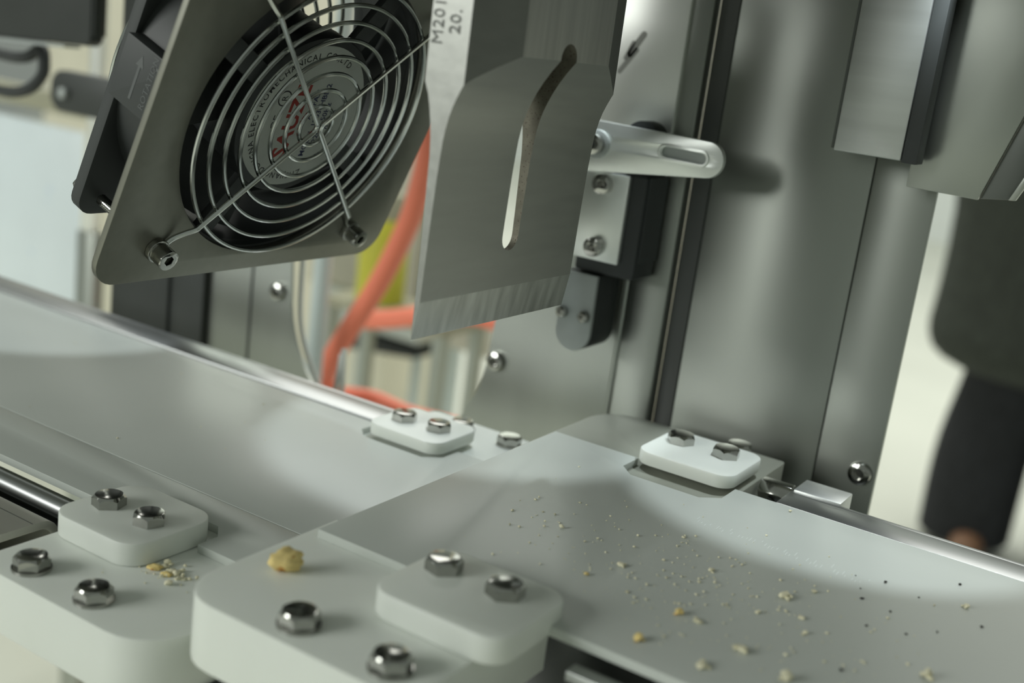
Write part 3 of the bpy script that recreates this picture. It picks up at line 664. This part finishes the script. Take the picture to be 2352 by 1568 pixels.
obj('plinth', bx(-718, -320, 1260, 1480, FLOOR, FLOOR+60), 'black_plastic', wm)

fb = thing('film_board', 'bright white board with blue protective film at the left edge', 'board', (-1190, 700, FLOOR))
obj('board', bx(-1420, -1098, 700, 712, -290, -38), 'film_white', fb, 1.5)
obj('board_frame', bx(-1097.5, -1078, 698, 716, -300, -20), 'cream_paint', fb, 1.5)
obj('board_rail', bx(-1420, -1078, 698, 716, -19.5, 8), 'olive_paint', fb, 1.5)
obj('board_leg', bx(-1110, -1080, 700, 716, FLOOR, -300), 'stainless', fb, 1)
obj('board_leg', bx(-1410, -1380, 700, 716, FLOOR, -290.2), 'stainless', fb, 1)
cbx = thing('control_box', 'dark control box hanging at the top left corner', 'box', (-445, 150, 115))
obj('housing', prism([(-520, 113), (-403, 117.5), (-398.5, 121), (-398.5, 240), (-520, 240)], 'y', 148, 158.5), 'dark_box_paint', cbx, 1.5)
obj('side_strip', bx(-398.2, -396.4, 149, 158, 124, 240), 'dark_box_paint', cbx, 0.3)
obj('bottom_lip', prism([(-520, 110.5), (-420, 114.5), (-420, 116.2), (-520, 112.4)], 'y', 146, 158), 'grey_cast', cbx)
cl = spline([(-585, 185, 104), (-532, 180, 100), (-504, 180, 101), (-488, 180, 108.5), (-484.5, 180, 100), (-487, 180, 90), (-503, 180, 79), (-532, 180, 75), (-585, 185, 80)], 8)
tag(obj('cable_loop', tube(bmesh.new(), cl, 4.0, 12), 'black_plastic'), 'thick black cable loop under the control box', 'cable')
kn = thing('latch_arm', 'dark rounded latch arm pointing left beside the fan', 'latch', (-580, 300, 50))
obj('arm', prism(rrect(-633, -540, 50.5, 84, 14, 8, (1, 0, 0, 1)), 'y', 296, 306), 'dark_box_paint', kn, 1.5)
obj('arm_bolt', cyl(bmesh.new(), (-613, 296, 66), (-613, 291, 66), 4.5, n=20), 'grey_cast', kn, 0.6)
obj('arm_post', bx(-556, -540, 306, 320, FLOOR, 84), 'stainless', kn, 1)
ws = thing('acrylic_strip', 'narrow pale acrylic edge strip hanging left of the fan', 'strip', (-835, 500, -105))
obj('strip', bx(-843, -829, 500, 512, -106, 425), 'white_plate', ws, 1)
obj('strip_foot', bx(-850, -822, 498, 514, FLOOR, -106), 'stainless', ws, 1)
hc = thing('cream_cabinet', 'cream wall cabinet in the hall behind the control box', 'cabinet', (-1500, 1600, FLOOR))
obj('cabinet_body', bx(-2400, -1250, 1600, 1900, FLOOR, 700), 'cream_paint', hc, 5)

# ------------------------------------------------------------------ person standing in the hall at right
def skin(name, verts, edges, radii, m, parent, root=0, sub=2):
    me = bpy.data.meshes.new(name); me.from_pydata([Vector(v)*S for v in verts], edges, [])
    o = link(name, me, parent); me.materials.append(MATS[m])
    md = o.modifiers.new('skin', 'SKIN')
    for i, r in enumerate(radii):
        rr = r if isinstance(r, tuple) else (r, r)
        me.skin_vertices[0].data[i].radius = (rr[0]*S, rr[1]*S)
    me.skin_vertices[0].data[root].use_root = True
    md.use_smooth_shade = True
    sb = o.modifiers.new('sub', 'SUBSURF'); sb.levels = sub; sb.render_levels = sub
    return o
PX, PY = -150.0, 3000.0
ps = thing('person', 'person in a long dark green coat and black trousers standing in the hall', 'person', (PX, PY, FLOOR))
vb = [(0, 0, 930), (0, 5, 1120), (0, 5, 1330), (0, 0, 1440), (0, -8, 1520), (0, -20, 1600), (0, -15, 1690),
      (-165, 15, 1390), (-205, 70, 1130), (-90, 190, 960), (-50, 205, 940), (165, 15, 1390), (205, 70, 1130), (90, 190, 960), (50, 205, 940),
      (-78, 0, 900), (-75, 0, 480), (-80, 0, 95), (88, 0, 900), (120, 20, 480), (165, 30, 95)]
eb = [(0, 1), (1, 2), (2, 3), (3, 4), (4, 5), (5, 6), (2, 7), (7, 8), (8, 9), (9, 10), (2, 11), (11, 12), (12, 13), (13, 14), (0, 15), (15, 16), (16, 17), (0, 18), (18, 19), (19, 20)]
rb = [(150, 105), (140, 100), (150, 105), 62, 55, (72, 88), (62, 75), 55, 42, 30, 26, 55, 42, 30, 26, 80, 58, 40, 80, 58, 40]
skin('body', vb, eb, rb, 'skin', ps)
skin('coat', [(0, 0, 470), (0, 0, 620), (0, 3, 900), (0, 5, 1120), (0, 5, 1330), (0, 0, 1420), (-170, 15, 1385), (-212, 70, 1130), (-110, 180, 975), (170, 15, 1385), (212, 70, 1130), (110, 180, 975)],
     [(0, 1), (1, 2), (2, 3), (3, 4), (4, 5), (4, 6), (6, 7), (7, 8), (4, 9), (9, 10), (10, 11)],
     [(310, 215), (335, 230), (320, 215), (290, 200), (250, 180), 70, 80, 70, 55, 80, 70, 55], 'coat_cloth', ps, 2)
skin('trouser_leg', [(-60, 0, 860), (-62, 0, 500), (-92, 0, 290), (-90, 0, 90), (-90, 0, 40), (-90, 0, 20)], [(0, 1), (1, 2), (2, 3), (3, 4), (4, 5)], [150, 118, 138, 134, 132, 130], 'trouser_cloth', ps, 0)
skin('trouser_leg', [(90, 0, 860), (135, 20, 500), (168, 30, 290), (182, 30, 90), (185, 30, 40), (185, 30, 20)], [(0, 1), (1, 2), (2, 3), (3, 4), (4, 5)], [150, 110, 120, 114, 112, 110], 'trouser_cloth', ps, 0)
for x, y in ((-60, 0), (185, 30)):
    skin('shoe', [(x, y+70, 42), (x, y-20, 44), (x, y-120, 38), (x, y-185, 32)], [(0, 1), (1, 2), (2, 3)], [44, 50, 48, 36], 'shoe_leather', ps, 1)
hb = bmesh.new(); q = bmesh.ops.create_uvsphere(hb, u_segments=24, v_segments=14, radius=1)
for v in q['verts']:
    v.co = Vector((v.co.x*88, v.co.y*104+10, max(v.co.z, -.35+.5*(-v.co.y))*92+1660))+Vector((PX, PY, FLOOR))
obj('hair', hb, 'hair', ps)
for sx in (-1, 1):
    e = bmesh.new(); bmesh.ops.create_uvsphere(e, u_segments=10, v_segments=8, radius=11)
    bmesh.ops.translate(e, vec=(PX+sx*31, PY-92, FLOOR+1625), verts=e.verts); obj('eye', e, 'hair', ps)
    hx, hy = sx*46, 208
    vs = [(hx, hy, 938), (hx-sx*8, hy+6, 895)]; es = [(0, 1)]; rs = [(28, 16), (36, 15)]
    for k, (dx, L) in enumerate(((-30, 60), (-10, 72), (10, 68), (28, 52))):
        i = len(vs); vs += [(hx-sx*8+dx, hy+6, 872), (hx-sx*8+dx*1.1, hy+2, 872-L*.5), (hx-sx*8+dx*1.1, hy-8, 872-L)]; es += [(1, i), (i, i+1), (i+1, i+2)]; rs += [9, 8.5, 7.5]
    i = len(vs); vs += [(hx+sx*36, hy+2, 905), (hx+sx*48, hy, 878)]; es += [(0, i), (i, i+1)]; rs += [11, 9]
    skin('hand', vs, es, rs, 'skin', ps, 0, 1)
nb = bmesh.new(); cyl(nb, (PX, PY-86, FLOOR+1618), (PX, PY-108, FLOOR+1588), 7, 14, 12); obj('nose', nb, 'skin', ps, 2)
mb = bmesh.new(); box(mb, PX-24, PX+24, PY-99, PY-88, FLOOR+1560, FLOOR+1568); obj('mouth', mb, 'shoe_leather', ps, 2)
